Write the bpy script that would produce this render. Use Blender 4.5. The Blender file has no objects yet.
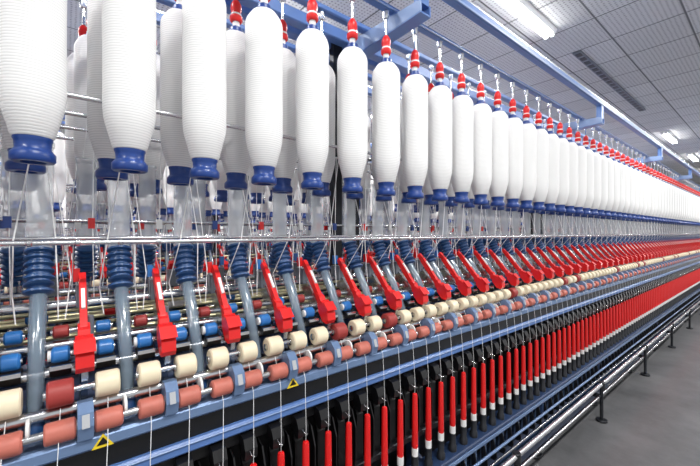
import bpy, math, random
from mathutils import Vector, Matrix
random.seed(4)
H=1.19          # camera height
C=1.145         # distance camera -> centre plane of first machine
SEG=1.8
scene=bpy.context.scene
try: scene.view_settings.view_transform='Standard'
except Exception: pass

# ---------------------------------------------------------------- materials
MATS=[]; MI={}
def mat(name,col,rough=.5,metal=0.,emit=0.,alpha=1.,coat=0.,noise=0.,nscale=30,bump=0.,trans=0.):
    m=bpy.data.materials.new(name); m.use_nodes=True
    nt=m.node_tree; b=nt.nodes['Principled BSDF']
    b.inputs['Base Color'].default_value=(*col,1)
    b.inputs['Roughness'].default_value=rough
    b.inputs['Metallic'].default_value=metal
    b.inputs['Coat Weight'].default_value=coat
    b.inputs['Alpha'].default_value=alpha
    if emit:
        b.inputs['Emission Color'].default_value=(1,1,1,1); b.inputs['Emission Strength'].default_value=emit
    if noise or bump:
        tc=nt.nodes.new('ShaderNodeTexCoord'); n=nt.nodes.new('ShaderNodeTexNoise')
        n.inputs['Scale'].default_value=nscale; n.inputs['Detail'].default_value=4
        nt.links.new(tc.outputs['Object'],n.inputs['Vector'])
        if noise:
            r=nt.nodes.new('ShaderNodeValToRGB')
            r.color_ramp.elements[0].position=.3; r.color_ramp.elements[1].position=.7
            r.color_ramp.elements[0].color=(*[c*(1-noise) for c in col],1)
            r.color_ramp.elements[1].color=(*[min(1,c*(1+noise)) for c in col],1)
            nt.links.new(n.outputs['Fac'],r.inputs['Fac']); nt.links.new(r.outputs['Color'],b.inputs['Base Color'])
        if bump:
            bp=nt.nodes.new('ShaderNodeBump'); bp.inputs['Strength'].default_value=bump; bp.inputs['Distance'].default_value=.003
            nt.links.new(n.outputs['Fac'],bp.inputs['Height']); nt.links.new(bp.outputs['Normal'],b.inputs['Normal'])
    MI[name]=len(MATS); MATS.append(m); return m
mat('white_plastic',(.80,.80,.79),.4)
mat('cap_blue',(.008,.045,.23),.35,coat=.15)
mat('red_plastic',(.70,.010,.010),.36,coat=.15)
mat('frame_blue',(.095,.19,.45),.35,noise=.08,nscale=12)
mat('frame_blue_light',(.22,.32,.54),.35)
mat('frame_blue_dark',(.022,.045,.11),.4)
mat('steel',(.58,.59,.61),.22,1.)
mat('aluminium',(.74,.75,.77),.25,1.)
mat('brass_rod',(.70,.64,.40),.3,.8)
mat('black_plastic',(.004,.004,.005),.38)
mat('dark_metal',(.03,.032,.038),.35,.5)
mat('cream_rubber',(.82,.72,.52),.45,noise=.05)
mat('pink_rubber',(.52,.15,.11),.5,noise=.12)
mat('oxide_red',(.34,.04,.035),.5)
mat('roller_blue',(.02,.17,.50),.35,coat=.3)
mat('smoke_tube',(.22,.30,.38),.12,alpha=.58,coat=.6)
mat('clear_tube',(.78,.82,.85),.12,alpha=.40,coat=.5)
mat('bellows_blue',(.018,.07,.20),.35)
mat('thread',(.92,.92,.92),.8)
mat('label_yellow',(.85,.62,.02),.5)
mat('clamp_blue',(.17,.26,.44),.28,.3)
mat('lappet_grey',(.16,.18,.21),.4,.3)
m=mat('yarn',(.85,.85,.85),.85)
nt=m.node_tree; b=nt.nodes['Principled BSDF']; b.inputs['Specular IOR Level'].default_value=.2
tc=nt.nodes.new('ShaderNodeTexCoord'); w=nt.nodes.new('ShaderNodeTexWave')
w.wave_type='BANDS'; w.bands_direction='Z'; w.inputs['Scale'].default_value=60; w.inputs['Distortion'].default_value=.8
w.inputs['Detail'].default_value=1
nt.links.new(tc.outputs['Object'],w.inputs['Vector'])
r=nt.nodes.new('ShaderNodeValToRGB'); r.color_ramp.elements[0].color=(.73,.73,.73,1); r.color_ramp.elements[1].color=(.89,.89,.885,1)
r.color_ramp.elements[1].position=.45
nt.links.new(w.outputs['Fac'],r.inputs['Fac']); nt.links.new(r.outputs['Color'],b.inputs['Base Color'])
bp=nt.nodes.new('ShaderNodeBump'); bp.inputs['Strength'].default_value=.22; bp.inputs['Distance'].default_value=.0012
nt.links.new(w.outputs['Fac'],bp.inputs['Height']); nt.links.new(bp.outputs['Normal'],b.inputs['Normal'])

# ---------------------------------------------------------------- mesh builder
class MB:
    def __init__(s): s.v=[]; s.f=[]; s.m=[]; s.s=[]
    def face(s,ix,mt,sm=False): s.f.append(ix); s.m.append(MI[mt]); s.s.append(sm)
    def rev(s,prof,o,ax=(0,0,1),seg=16,mt='steel'):
        ax=Vector(ax).normalized(); t=Vector((1,0,0)) if abs(ax.x)<.9 else Vector((0,1,0))
        e1=ax.cross(t).normalized(); e2=ax.cross(e1); o=Vector(o)
        mats=mt if isinstance(mt,list) else [mt]*(len(prof)-1)
        cs=[(math.cos(2*math.pi*i/seg),math.sin(2*math.pi*i/seg)) for i in range(seg)]
        def ring(r,h):
            b=len(s.v)
            if r<1e-6: s.v.append(tuple(o+ax*h)); return (b,1)
            for c,n in cs: s.v.append(tuple(o+ax*h+e1*(r*c)+e2*(r*n)))
            return (b,seg)
        prev=None; pd=None
        for i in range(len(prof)-1):
            (r0,h0),(r1,h1)=prof[i],prof[i+1]
            d=Vector((r1-r0,h1-h0))
            if d.length<1e-9: continue
            d.normalize()
            if prev is None or pd.dot(d)<.75: prev=ring(r0,h0)
            nx=ring(r1,h1)
            a,na=prev; bb,nb=nx
            for k in range(seg):
                k2=(k+1)%seg
                if na==1 and nb==1: continue
                if na==1: q=(a,bb+k2,bb+k)
                elif nb==1: q=(a+k,a+k2,bb)
                else: q=(a+k,a+k2,bb+k2,bb+k)
                s.face(q,mats[i],True)
            prev=nx; pd=d
    def cyl(s,p0,p1,r,mt='steel',seg=10,cap=True):
        p0=Vector(p0);p1=Vector(p1);L=(p1-p0).length
        pr=[(r,0),(r,L)]
        if cap: pr=[(0,0)]+pr+[(0,L)]
        s.rev(pr,p0,p1-p0,seg,mt)
    def rcyl(s,p0,p1,r,mt,seg=14,b=.003,endmt=None):
        p0=Vector(p0);p1=Vector(p1);L=(p1-p0).length
        e=endmt or mt
        s.rev([(0,0),(r-b,0),(r,b),(r,L-b),(r-b,L),(0,L)],p0,p1-p0,seg,[e,mt,mt,mt,e])
    def path(s,pts,r,mt,seg=8):
        pts=[Vector(p) for p in pts]; rings=[]
        for i,p in enumerate(pts):
            if i==0: d=pts[1]-p
            elif i==len(pts)-1: d=p-pts[i-1]
            else: d=(pts[i+1]-p).normalized()+(p-pts[i-1]).normalized()
            d.normalize(); t=Vector((0,1,0)) if abs(d.y)<.9 else Vector((1,0,0))
            e1=d.cross(t).normalized(); e2=d.cross(e1)
            bse=len(s.v)
            rr=r[i] if isinstance(r,(list,tuple)) else r
            for k in range(seg):
                a=2*math.pi*k/seg; s.v.append(tuple(p+e1*(rr*math.cos(a))+e2*(rr*math.sin(a))))
            rings.append(bse)
        for i in range(len(rings)-1):
            a,b2=rings[i],rings[i+1]
            for k in range(seg):
                k2=(k+1)%seg; s.face((a+k,a+k2,b2+k2,b2+k),mt,True)
    def ext(s,poly,y0,y1,mt):
        n=len(poly); b=len(s.v)
        for y in (y0,y1):
            for x,z in poly: s.v.append((x,y,z))
        for i in range(n):
            j=(i+1)%n; s.face((b+i,b+j,b+n+j,b+n+i),mt)
        s.face(tuple(b+i for i in range(n))[::-1],mt); s.face(tuple(b+n+i for i in range(n)),mt)
    def box(s,c,d,mt,M=None):
        b=len(s.v); c=Vector(c)
        for dx in(-.5,.5):
            for dy in(-.5,.5):
                for dz in(-.5,.5):
                    q=Vector((dx*d[0],dy*d[1],dz*d[2]))
                    if M: q=M@q
                    s.v.append(tuple(c+q))
        for q in((0,1,3,2),(4,6,7,5),(0,4,5,1),(2,3,7,6),(0,2,6,4),(1,5,7,3)): s.face(tuple(b+i for i in q),mt)
    def mesh(s,name):
        me=bpy.data.meshes.new(name); me.from_pydata(s.v,[],s.f)
        used=sorted(set(s.m)); rm={u:i for i,u in enumerate(used)}
        for u in used: me.materials.append(MATS[u])
        me.polygons.foreach_set('material_index',[rm[x] for x in s.m])
        me.polygons.foreach_set('use_smooth',s.s); me.update(); me.validate()
        return me
def P(D,y,z): return (C-D,y,z+H)
def Q(D,z): return (C-D,z+H)
def obj(name,me,loc=(0,0,0),rz=0,parent=None):
    o=bpy.data.objects.new(name,me); scene.collection.objects.link(o)
    o.location=loc; o.rotation_euler=(0,0,rz)
    if parent: o.parent=parent
    return o
def rect(D0,D1,z0,z1,ch=.004):
    a,bx=sorted((C-D0,C-D1)); z0+=H; z1+=H
    return [(a+ch,z0),(bx-ch,z0),(bx,z0+ch),(bx,z1-ch),(bx-ch,z1),(a+ch,z1),(a,z1-ch),(a,z0+ch)]

# ---------------------------------------------------------------- bobbin (origin at z=0 -> white bottom)
BZ=.172
def bobbin(mb,o,seg=28):
    o=Vector(o); R=.0475*random.uniform(.985,1.015)
    prof=[(0,.0),(.0285,.0),(.0315,.004),(.0435,.050),(.0465,.066),(R,.085)]
    n=6
    for i in range(1,n): prof.append((R+random.uniform(-.0004,.0004),.085+i*(.366-.085)/n))
    prof+=[(R,.366),(R-.001,.374),(R-.0035,.382),(.037,.394),(.031,.402),(.025,.403),(0,.403)]
    mb.rev(prof,o,seg=seg,mt='yarn')
    mb.rev([(0,.004),(.0275,.004),(.0285,-.003),(.0265,-.007),(.0258,-.020),(.0285,-.024),(.0325,-.029),(.0325,-.041),(.030,-.044),(.019,-.044),(.019,-.03),(0,-.03)],o,seg=seg,mt='cap_blue')
    mb.rev([(0,.398),(.0255,.398),(.0265,.402),(.0255,.407),(.019,.410),(.0175,.422),(.012,.426),(0,.426)],o,seg=18,mt='cap_blue')
    mb.rev([(.009,.425),(.010,.440),(.0075,.442)],o,seg=12,mt='white_plastic')
    mb.rev([(0,.440),(.014,.440),(.0175,.444),(.0175,.456),(.0145,.459),(.0135,.470),(.0160,.476),(.0150,.490),(.010,.500),(.006,.505),(0,.505)],o,seg=18,mt='red_plastic')
    mb.rev([(.0148,.4585),(.0155,.461),(.0148,.4635)],o,seg=18,mt='white_plastic')
    mb.cyl(o+Vector((0,0,.502)),o+Vector((0,0,.5935)),.0045,'steel',8)
    mb.rev([(0,.563),(.009,.563),(.011,.571),(.011,.587),(0,.589)],o,seg=12,mt='aluminium')

def bobbin_row(D,ph):
    mb=MB()
    for k in range(12): bobbin(mb,P(D,ph+.15*k,BZ),20)
    return mb.mesh('bobbin_row')
PH=.104
# ---------------------------------------------------------------- machine side parts
def creel():
    mb=MB()
    mb.ext(rect(.845,.870,.766,.785,.002),0,SEG,'frame_blue'); mb.ext(rect(.842,.845,.769,.776,.001),0,SEG,'aluminium')
    mb.ext(rect(.985,1.016,.764,.785),0,SEG,'frame_blue')
    mb.ext(rect(1.085,1.13,.755,.80),0,SEG,'frame_blue')
    mb.ext(rect(.730,.763,.826,.862),0,SEG,'frame_blue'); mb.ext(rect(.735,.755,.862,.872,.001),0,SEG,'aluminium')
    mb.ext(rect(.726,.730,.828,.838,.001),0,SEG,'frame_blue_light')
    x0,x1=C-1.12,C-.727
    yy=.885
    pl=[(x0,.695+H),(x0,.765+H),(x1-.02,.752+H),(x1,.745+H),(x1,.712+H)]
    mb.ext(pl,yy-.004,yy+.002,'frame_blue_light')
    mb.ext([(x0,.691+H),(x0,.696+H),(x1,.713+H),(x1,.708+H)],yy-.004,yy+.048,'frame_blue')
    mb.ext(pl,yy+.042,yy+.048,'frame_blue')
    mb.box(P(.745,yy+.022,.788),(.03,.04,.09),'frame_blue')
    mb.box(P(.857,yy+.022,.762),(.03,.04,.02),'frame_blue')
    yy=.935
    mb.ext([(0.0,-.35+H),(.028,-.35+H),(.028,.80+H),(0.0,.80+H)],yy-.022,yy+.022,'dark_metal')
    for z in (.29,-.02):
        mb.cyl(P(1.13,yy,z),P(.925,yy,z),.006,'steel',8)
    mb.cyl(P(.93,0,.286),P(.93,SEG,.286),.0055,'aluminium',10,False)
    mb.cyl(P(1.07,0,.286),P(1.07,SEG,.286),.0055,'aluminium',10,False)
    mb.cyl(P(.925,0,-.020),P(.925,SEG,-.020),.0050,'aluminium',12,False)
    mb.cyl(P(1.0,0,-.012),P(1.0,SEG,-.012),.004,'aluminium',10,False)
    mb.cyl(P(1.08,0,.03),P(1.08,SEG,.03),.004,'steel',8,False)
    for k in range(24):
        y=.0195+.075*k
        mb.rev([(.0055,-.005),(.0075,-.003),(.0075,.003),(.0055,.005)],P(.925,y,-.020),(0,1,0),10,'steel')
        mb.box(P(1.08,y+.03,.024),(.012,.014,.026),['red_plastic','cap_blue','white_plastic'][(k*7)%3])
        mb.box(P(1.035,y,-.098),(.016,.012,.03),['red_plastic','white_plastic','roller_blue','white_plastic'][(k*5)%4])
        mb.cyl(P(1.035,y,-.10),P(1.035,y,-.16),.003,'steel',6)
    return mb.mesh('creel_frame')

def rovings():
    mb=MB()
    for k in range(12):
        y=PH+.15*k; j=random.uniform(-.006,.006)
        mb.path([P(.90,y+.02,.33),P(.935,y+.012,.29),P(.931,y-.03+j,-.015),P(1.02,y-.042,-.13),P(1.0,y-.035,-.19)],.0014,'thread',5)
        mb.path([P(1.02,y+.02,.20),P(1.02,y+.055,-.10),P(1.0,y+.045,-.19)],.0012,'thread',5)
        y=.085+.15*k
        mb.path([P(1.04,y+.02,.33),P(1.075,y+.02,.29),P(1.005,y+.05+j,-.008),P(1.03,y+.051,-.13),P(1.0,y+.052,-.19)],.0014,'thread',5)
        mb.path([P(1.075,y-.03,.29),P(1.08,y-.03+j,.02),P(1.08,y-.03,-.18)],.0012,'thread',5)
    for k in range(24):
        y=.067+.075*k
        mb.path([P(.868,y,-.335),P(.83,y-.003,-.40),P(.815,y-.009,-.53),P(.815,y-.01,-.565)],.0007,'thread',4)
    return mb.mesh('roving_strands')

def suction():
    mb=MB()
    for k in range(12):
        y=.1045+.15*k
        top=Vector(P(1.055,y,.20)); mid=Vector(P(1.055,y,-.035))
        mb.rev([(.021,0),(.024,0),(.024,.235),(.021,.235)],mid,(0,0,1),16,'clear_tube')
        mb.rev([(.025,0),(.0265,.004),(.0265,.012),(.025,.016)],top-Vector((0,0,.008)),(0,0,1),16,'clear_tube')
        e=Vector(P(1.012,y,-.135)); d=(e-mid); L=d.length
        pr=[(0,0)]; n=7
        for i in range(n):
            pr+=[(.020,L*(i+.1)/n),(.0265,L*(i+.35)/n),(.0265,L*(i+.65)/n),(.020,L*(i+.9)/n)]
        pr+=[(.015,L),(0,L)]
        mb.rev(pr,mid,d,16,'bellows_blue')
        mb.path([e,P(.965,y,-.20),P(.915,y,-.30),P(.893,y,-.36)],[.0155,.0145,.0135,.0125],'smoke_tube',14)
        mb.rcyl(P(.896,y,-.35),P(.886,y,-.385),.0150,'bellows_blue',14)
    return mb.mesh('suction_tubes')

def arms():
    mb=MB(); dz=-.011
    def q(D,z): return Q(D,z+dz)
    def p_(D,y,z): return P(D,y,z+dz)
    for k in range(12):
        y=.0296+.15*k
        p=[q(1.030,-.090),q(1.018,-.080),q(.992,-.104),q(.925,-.184),q(.905,-.212),q(.915,-.225),q(.935,-.203),q(1.004,-.122)]
        mb.ext(p[::-1],y-.0065,y+.0065,'red_plastic')
        mb.ext([q(.935,-.180),q(.915,-.190),q(.905,-.215),q(.925,-.225)][::-1],y-.0105,y+.0105,'red_plastic')
        hp=[q(.918,-.205),q(.905,-.199),q(.880,-.212),q(.866,-.232),q(.864,-.255),q(.872,-.266),q(.893,-.262),q(.915,-.235)]
        mb.ext(hp[::-1],y-.015,y+.015,'red_plastic')
        mb.ext([q(.866,-.226),q(.886,-.2065),q(.882,-.201),q(.859,-.224)],y-.0175,y+.0175,'red_plastic')
        sp=[Q(1.03,-.155),Q(1.0,-.16),Q(.90,-.256),Q(.874,-.276),Q(.880,-.297),Q(.95,-.262),Q(1.03,-.19)]
        mb.ext(sp[::-1],y-.0055,y+.0055,'aluminium')
        M=Matrix(((.66,0,.75),(0,1,0),(-.75,0,.66)))
        mb.box(p_(.966,y,-.1325),(.050,.007,.006),'white_plastic',M)
        mb.cyl(P(.878,y-.055,-.307),P(.878,y+.055,-.307),.006,'steel',8)
        mb.cyl(P(.935,y-.055,-.250),P(.935,y+.055,-.250),.006,'steel',8)
        mb.cyl(P(.99,y-.055,-.215),P(.99,y+.055,-.215),.006,'steel',8)
        mb.rcyl(P(.955,y+.012,-.225),P(.955,y+.012,-.18),.007,'lappet_grey',10,.002)
        mb.box(P(1.035,y,-.145),(.05,.022,.05),'lappet_grey')
    mb.cyl(P(1.04,0,-.165),P(1.04,SEG,-.165),.011,'steel',14,False)
    return mb.mesh('drafting_arms')

def rollers():
    mb=MB()
    for k in range(24):
        y=.067+.075*k
        cm='cream_rubber'
        if k in (23,8,11): cm='oxide_red'
        mb.rcyl(P(.878,y-.0205,-.309),P(.878,y+.0205,-.309),.0250,cm,20,.003)
        mb.rev([(0,-.027),(.004,-.027),(.0095,-.025),(.0095,-.0208),(0,-.0205)],P(.878,y,-.309),(0,1,0),12,'steel')
        mb.rcyl(P(.935,y-.015,-.250),P(.935,y+.015,-.250),.017,'roller_blue',16,.004)
        mb.rcyl(P(.935,y-.021,-.250),P(.935,y-.0145,-.250),.011,'white_plastic',12,.001)
        mb.rcyl(P(.990,y-.014,-.215),P(.990,y+.014,-.215),.014,'oxide_red' if k%2 else 'roller_blue',14,.003)
        mb.ext([Q(.908,-.285),Q(.903,-.272),Q(.925,-.262),Q(.95,-.268),Q(.955,-.282)][::-1],y-.017,y+.017,'black_plastic')
        mb.box(P(.906,y,-.268),(.006,.034,.008),'aluminium')
        mb.rcyl(P(.852,y-.0235,-.372),P(.852,y+.0235,-.372),.0200,'pink_rubber',18,.003)
        mb.rcyl(P(.865,y+.0265,-.359),P(.865,y+.032,-.359),.019,'white_plastic',16,.001)
        mb.box(P(.90,y,-.349),(.05,.03,.02),'dark_metal')
    for D,z,r in((.882,-.346,.012),(.935,-.285,.012),(.99,-.245,.012)):
        mb.cyl(P(D,0,z),P(D,SEG,z),r,'steel',14,False)
    mb.cyl(P(.852,0,-.372),P(.852,SEG,-.372),.008,'steel',10,False)
    for k in range(12):
        y=.0296+.15*k
        pr=[Q(.885,-.394),Q(.885,-.348),Q(.872,-.330),Q(.850,-.328),Q(.833,-.343),Q(.828,-.368),Q(.836,-.395)]
        mb.ext(pr[::-1],y-.0125,y+.0125,'clamp_blue')
        mb.ext([Q(.835,-.348),Q(.8265,-.368),Q(.824,-.368),Q(.832,-.345)],y-.006,y+.006,'aluminium')
        mb.cyl(P(.852,y-.0135,-.366),P(.852,y+.0135,-.366),.010,'aluminium',14)
        mb.ext([Q(1.03,-.40),Q(1.03,-.25),Q(.90,-.335),Q(.885,-.40)],y-.006,y+.006,'frame_blue_dark')
    for D,z in((1.075,-.185),(1.12,-.215),(1.09,-.25)):
        mb.cyl(P(D,0,z),P(D,SEG,z),.006,'brass_rod',8,False)
    for k in range(12):
        y=.0976+.15*k
        mb.rcyl(P(1.10,y-.02,-.20),P(1.10,y+.02,-.20),.013,['red_plastic','white_plastic','roller_blue'][k%3],12)
    return mb.mesh('drafting_rollers')

def body():
    mb=MB()
    mb.ext(rect(.845,.905,-.425,-.397,.005),0,SEG,'clamp_blue')
    mb.ext(rect(.862,.90,-.475,-.425,.002),0,SEG,'black_plastic')
    mb.ext(rect(.848,.90,-.501,-.474,.005),0,SEG,'frame_blue')
    mb.ext(rect(.844,.848,-.480,-.477,.001),0,SEG,'frame_blue_light')
    mb.ext(rect(.865,.90,-.535,-.501,.002),0,SEG,'black_plastic')
    mb.ext(rect(.93,.94,-1.15,-.42,.001),0,SEG,'black_plastic')
    mb.ext(rect(.90,1.145,-.42,-.40,.001),0,SEG,'frame_blue_dark')
    mb.ext(rect(.832,.862,-.745,-.725,.003),0,SEG,'dark_metal')
    mb.ext(rect(.785,.865,-.895,-.855,.004),0,SEG,'frame_blue_dark')
    mb.ext(rect(.781,.785,-.885,-.870,.001),0,SEG,'clamp_blue')
    mb.ext(rect(.80,.86,-1.02,-.985,.004),0,SEG,'frame_blue_dark')
    mb.ext(rect(.78,.90,-1.10,-1.05,.004),0,SEG,'frame_blue_dark')
    mb.cyl(P(.765,0,-.925),P(.765,SEG,-.925),.006,'clamp_blue',10,False)
    mb.cyl(P(.765,0,-.975),P(.765,SEG,-.975),.005,'steel',10,False)
    for y in (.15,1.05):
        mb.ext([Q(1.145,-1.05),Q(1.145,-.42),Q(.93,-.42),Q(.88,-.53),Q(.88,-.85),Q(.79,-.90),Q(.79,-1.05)],y-.01,y+.01,'frame_blue_dark')
        mb.cyl(P(.84,y,-H+.012),P(.84,y,-1.05),.018,'steel',12); mb.rcyl(P(.84,y,-H),P(.84,y,-H+.015),.045,'dark_metal',18)
    return mb.mesh('machine_body')

def labels():
    mb=MB()
    for y in (.057,.484):
        for r,dx,m_ in((.018,.8437,'label_yellow'),(.0100,.8425,'black_plastic')):
            p=[(y-r,-.410-r*.7),(y+r,-.410-r*.7),(y,-.410+r*.75)]
            b=len(mb.v)
            for yy,zz in p: mb.v.append(P(dx,yy,zz))
            for yy,zz in p: mb.v.append(P(dx+.002,yy,zz))
            for q in((0,1,2),(5,4,3),(0,3,4,1),(1,4,5,2),(2,5,3,0)): mb.face(tuple(b+i for i in q),m_)
    return mb.mesh('warning_labels')

def spindles():
    mb=MB()
    for k in range(24):
        y=.057+.075*k
        mb.rev([(0,-.757),(.0105,-.757),(.0112,-.745),(.0092,-.575),(.0080,-.568),(.005,-.566),(0,-.566)],P(.815,y,0),seg=14,mt='red_plastic')
        mb.rev([(.0115,-.785),(.0115,-.757),(0,-.756)],P(.815,y,0),seg=14,mt='white_plastic')
        mb.rev([(.016,-.857),(.016,-.835),(.0125,-.83),(.0125,-.785),(0,-.784)],P(.815,y,0),seg=14,mt='dark_metal')
        mb.rev([(0,-.985),(.010,-.985),(.013,-.975),(.013,-.90),(.018,-.898),(.018,-.893)],P(.815,y,0),seg=12,mt='clamp_blue')
        mb.ext([Q(.87,-.505),Q(.87,-.54),Q(.84,-.565),Q(.828,-.56),Q(.826,-.535),Q(.838,-.512)][::-1],y-.016,y+.016,'black_plastic')
        mb.path([P(.835,y-.004,-.536),P(.812,y-.006,-.542),P(.806,y,-.544),P(.812,y+.006,-.545),P(.819,y,-.546)],.0013,'steel',5)
        mb.ext([Q(.905,-.53),Q(.905,-.745),Q(.835,-.745),Q(.825,-.70),Q(.825,-.60),Q(.845,-.55)][::-1],y+.0355,y+.0395,'black_plastic')
        mb.ext([Q(.865,-.56),Q(.865,-.735),Q(.85,-.735),Q(.85,-.58)][::-1],y-.013,y+.013,'black_plastic')
        mb.ext([Q(.80,-.895),Q(.785,-.90),Q(.772,-.97),Q(.78,-.985),Q(.80,-.985)],y+.034,y+.040,'black_plastic')
    return mb.mesh('spindles')

parts={'creel_frame':creel(),'roving_strands':rovings(),'suction_tubes':suction(),'drafting_arms':arms(),
       'drafting_rollers':rollers(),'body':body(),'spindles':spindles()}
row1=bobbin_row(.855,PH); row2=bobbin_row(1.0,.085)

def empty(name,loc):
    e=bpy.data.objects.new(name,None); scene.collection.objects.link(e); e.location=loc; return e
def machine(cD,n0,n1,first=False):
    e=empty('ring_spinning_machine',(-cD,0,0))
    for s in range(n0,n1):
        for side in (0,1):
            loc=(0,s*SEG,0) if side==0 else (0,(s+1)*SEG,0)
            rz=0 if side==0 else math.pi
            for n,me in parts.items():
                obj(n,me,loc,rz,e)
            if not(first and side==0 and s<3): obj('bobbin_row',row1,loc,rz,e)
            obj('bobbin_row',row2,loc,rz,e)
    return e
m1=machine(C,-2,8,True)
obj('warning_labels',labels(),(0,0,0),0,m1)
variants=[]
for i in range(3):
    mb=MB(); bobbin(mb,(0,0,0),36); variants.append(mb.mesh('roving_bobbin'))
y=PH-3.6; i=0
while y<5.4-.01:
    o=obj('roving_bobbin',variants[i%3],(-.855,y,H+BZ),0); i+=1; y+=.15
machine(C+1.75,-1,9); machine(C+3.5,-1,8); machine(C+5.25,-1,8)

# ---------------------------------------------------------------- guide rail in front of the machine
mb=MB(); D0=.715
def W(D,y,z): return (-D,y,z+H)
mb.cyl(W(D0,-3.4,-.955),W(D0,14.4,-.955),.012,'aluminium',14)
mb.cyl(W(D0+.01,-3.4,-1.035),W(D0+.01,14.4,-1.035),.007,'aluminium',10)
yy=.37-3.39
while yy<14.4:
    mb.cyl(W(D0,yy,-.955),W(D0,yy,-H+.01),.010,'dark_metal',12)
    mb.rcyl(W(D0,yy,-H),W(D0,yy,-H+.014),.032,'dark_metal',18)
    mb.rcyl(W(D0,yy,-.985),W(D0,yy,-.94),.019,'dark_metal',14)
    mb.box(W(D0+.02,yy,-1.035),(.05,.02,.02),'dark_metal')
    yy+=1.13
obj('guide_rail',mb.mesh('guide_rail'))

# ---------------------------------------------------------------- room
def slab(name,x0,x1,y0,y1,z0,z1,mt):
    mb=MB(); mb.box(((x0+x1)/2,(y0+y1)/2,(z0+z1)/2),(x1-x0,y1-y0,z1-z0),'steel'); me=mb.mesh(name); me.materials.clear(); me.materials.append(mt); return obj(name,me)
fm=bpy.data.materials.new('concrete_floor'); fm.use_nodes=True; nt=fm.node_tree; b=nt.nodes['Principled BSDF']
tc=nt.nodes.new('ShaderNodeTexCoord'); n=nt.nodes.new('ShaderNodeTexNoise'); n.inputs['Scale'].default_value=2.2; n.inputs['Detail'].default_value=9; n.inputs['Roughness'].default_value=.7
r=nt.nodes.new('ShaderNodeValToRGB'); r.color_ramp.elements[0].position=.33; r.color_ramp.elements[1].position=.68
r.color_ramp.elements[0].color=(.085,.086,.09,1); r.color_ramp.elements[1].color=(.18,.18,.185,1)
nt.links.new(tc.outputs['Object'],n.inputs['Vector']); nt.links.new(n.outputs['Fac'],r.inputs['Fac']); nt.links.new(r.outputs['Color'],b.inputs['Base Color'])
b.inputs['Roughness'].default_value=.35
cm=bpy.data.materials.new('ceiling_panels'); cm.use_nodes=True; nt=cm.node_tree; b=nt.nodes['Principled BSDF']; b.inputs['Roughness'].default_value=.8
tc=nt.nodes.new('ShaderNodeTexCoord'); br=nt.nodes.new('ShaderNodeTexBrick')
br.offset=0; br.inputs['Scale'].default_value=1; br.inputs['Brick Width'].default_value=.6; br.inputs['Row Height'].default_value=.6
br.inputs['Mortar Size'].default_value=.009; br.inputs['Mortar Smooth'].default_value=.2
br.inputs['Color1'].default_value=(.64,.64,.63,1); br.inputs['Color2'].default_value=(.56,.56,.55,1); br.inputs['Mortar'].default_value=(.15,.15,.15,1)
nt.links.new(tc.outputs['Object'],br.inputs['Vector'])
vo=nt.nodes.new('ShaderNodeTexVoronoi'); vo.inputs['Scale'].default_value=26; vo.inputs['Randomness'].default_value=.15
nt.links.new(tc.outputs['Object'],vo.inputs['Vector'])
rr=nt.nodes.new('ShaderNodeValToRGB'); rr.color_ramp.elements[0].position=.14; rr.color_ramp.elements[1].position=.32
rr.color_ramp.elements[0].color=(.45,.45,.45,1); rr.color_ramp.elements[1].color=(1,1,1,1)
nt.links.new(vo.outputs['Distance'],rr.inputs['Fac'])
mx=nt.nodes.new('ShaderNodeMix'); mx.data_type='RGBA'; mx.blend_type='MULTIPLY'; mx.inputs[0].default_value=1
nt.links.new(br.outputs['Color'],mx.inputs[6]); nt.links.new(rr.outputs['Color'],mx.inputs[7]); nt.links.new(mx.outputs[2],b.inputs['Base Color'])
wm=bpy.data.materials.new('painted_wall'); wm.use_nodes=True; nt=wm.node_tree; b=nt.nodes['Principled BSDF']; b.inputs['Roughness'].default_value=.7
n=nt.nodes.new('ShaderNodeTexNoise'); n.inputs['Scale'].default_value=3; r=nt.nodes.new('ShaderNodeValToRGB')
r.color_ramp.elements[0].color=(.72,.73,.74,1); r.color_ramp.elements[1].color=(.80,.81,.82,1)
nt.links.new(n.outputs['Fac'],r.inputs['Fac']); nt.links.new(r.outputs['Color'],b.inputs['Base Color'])
ZC=H+2.2
slab('floor',-10,3,-5,22,-.1,0,fm)
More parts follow.
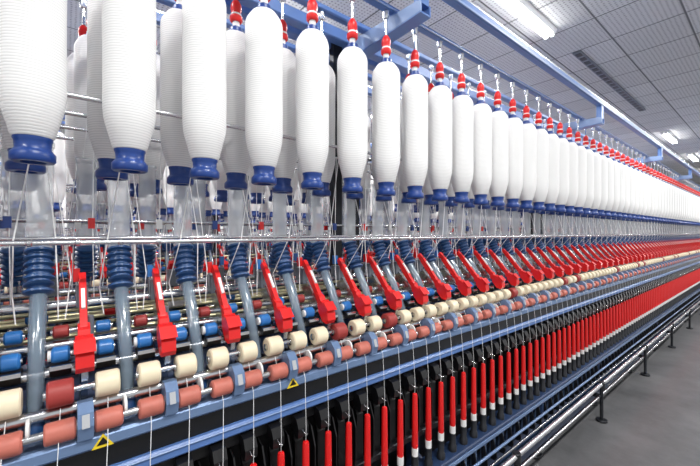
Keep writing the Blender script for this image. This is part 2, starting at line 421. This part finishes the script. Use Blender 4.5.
slab('ceiling',-10,3,-5,22,ZC,ZC+.1,cm)
slab('wall_left',-10.1,-10,-5,22,0,ZC,wm)
slab('wall_end',-10,3,22,22.1,0,ZC,wm)

# ceiling lights
mat('lamp_tube',(1,1,1),.5,emit=24)
def lamp_mesh():
    mb=MB()
    mb.ext([(-.07,-.02),(-.05,-.05),(.05,-.05),(.07,-.02),(.07,0),(-.07,0)],-.6,.6,'white_plastic')
    for x in(-.03,.03):
        mb.cyl((x,-.56,-.068),(x,.56,-.068),.016,'lamp_tube',12)
        for yy in(-.575,.575): mb.box((x,yy,-.063),(.03,.03,.04),'white_plastic')
    return mb.mesh('ceiling_light')
lm=lamp_mesh()
ld=bpy.data.lights.new('lamp','AREA'); ld.shape='RECTANGLE'; ld.size=.15; ld.size_y=1.15; ld.energy=70; ld.color=(1,.99,.97)
def lamp(D,y):
    o=obj('ceiling_light',lm,(-D,y,ZC))
    l=bpy.data.objects.new('light_source',ld); scene.collection.objects.link(l); l.location=(0,0,-.095); l.parent=o
for y in(3.5,10.6,13.9,17.2): lamp(1.585,y)
for D in(3.2,4.7,7.9):
    for y in(-1.5,1.6,4.9,8.2,11.5): lamp(D,y)
for y in(-2.5,0.6,3.9,7.2,10.5,13.8): lamp(-.9,y)
lamp(1.585,-1.6)
mb=MB()
mb.box((0,0,-.01),(.09,3.2,.02),'lappet_grey')
for i in range(21): mb.box((0,-1.52+i*.152,-.022),(.06,.09,.006),'dark_metal')
obj('ceiling_vent',mb.mesh('ceiling_vent'),(-1.56,6.4,ZC))

wd=bpy.data.worlds.new('world'); scene.world=wd; wd.use_nodes=True
wd.node_tree.nodes['Background'].inputs['Color'].default_value=(.97,.98,1,1)
wd.node_tree.nodes['Background'].inputs['Strength'].default_value=.78
cd=bpy.data.cameras.new('camera'); cd.sensor_width=36; cd.lens=18; cd.clip_start=.02
co=bpy.data.objects.new('camera',cd); scene.collection.objects.link(co)
co.location=(0,0,H); co.rotation_euler=(math.radians(90),0,math.atan(431/350))
scene.camera=co
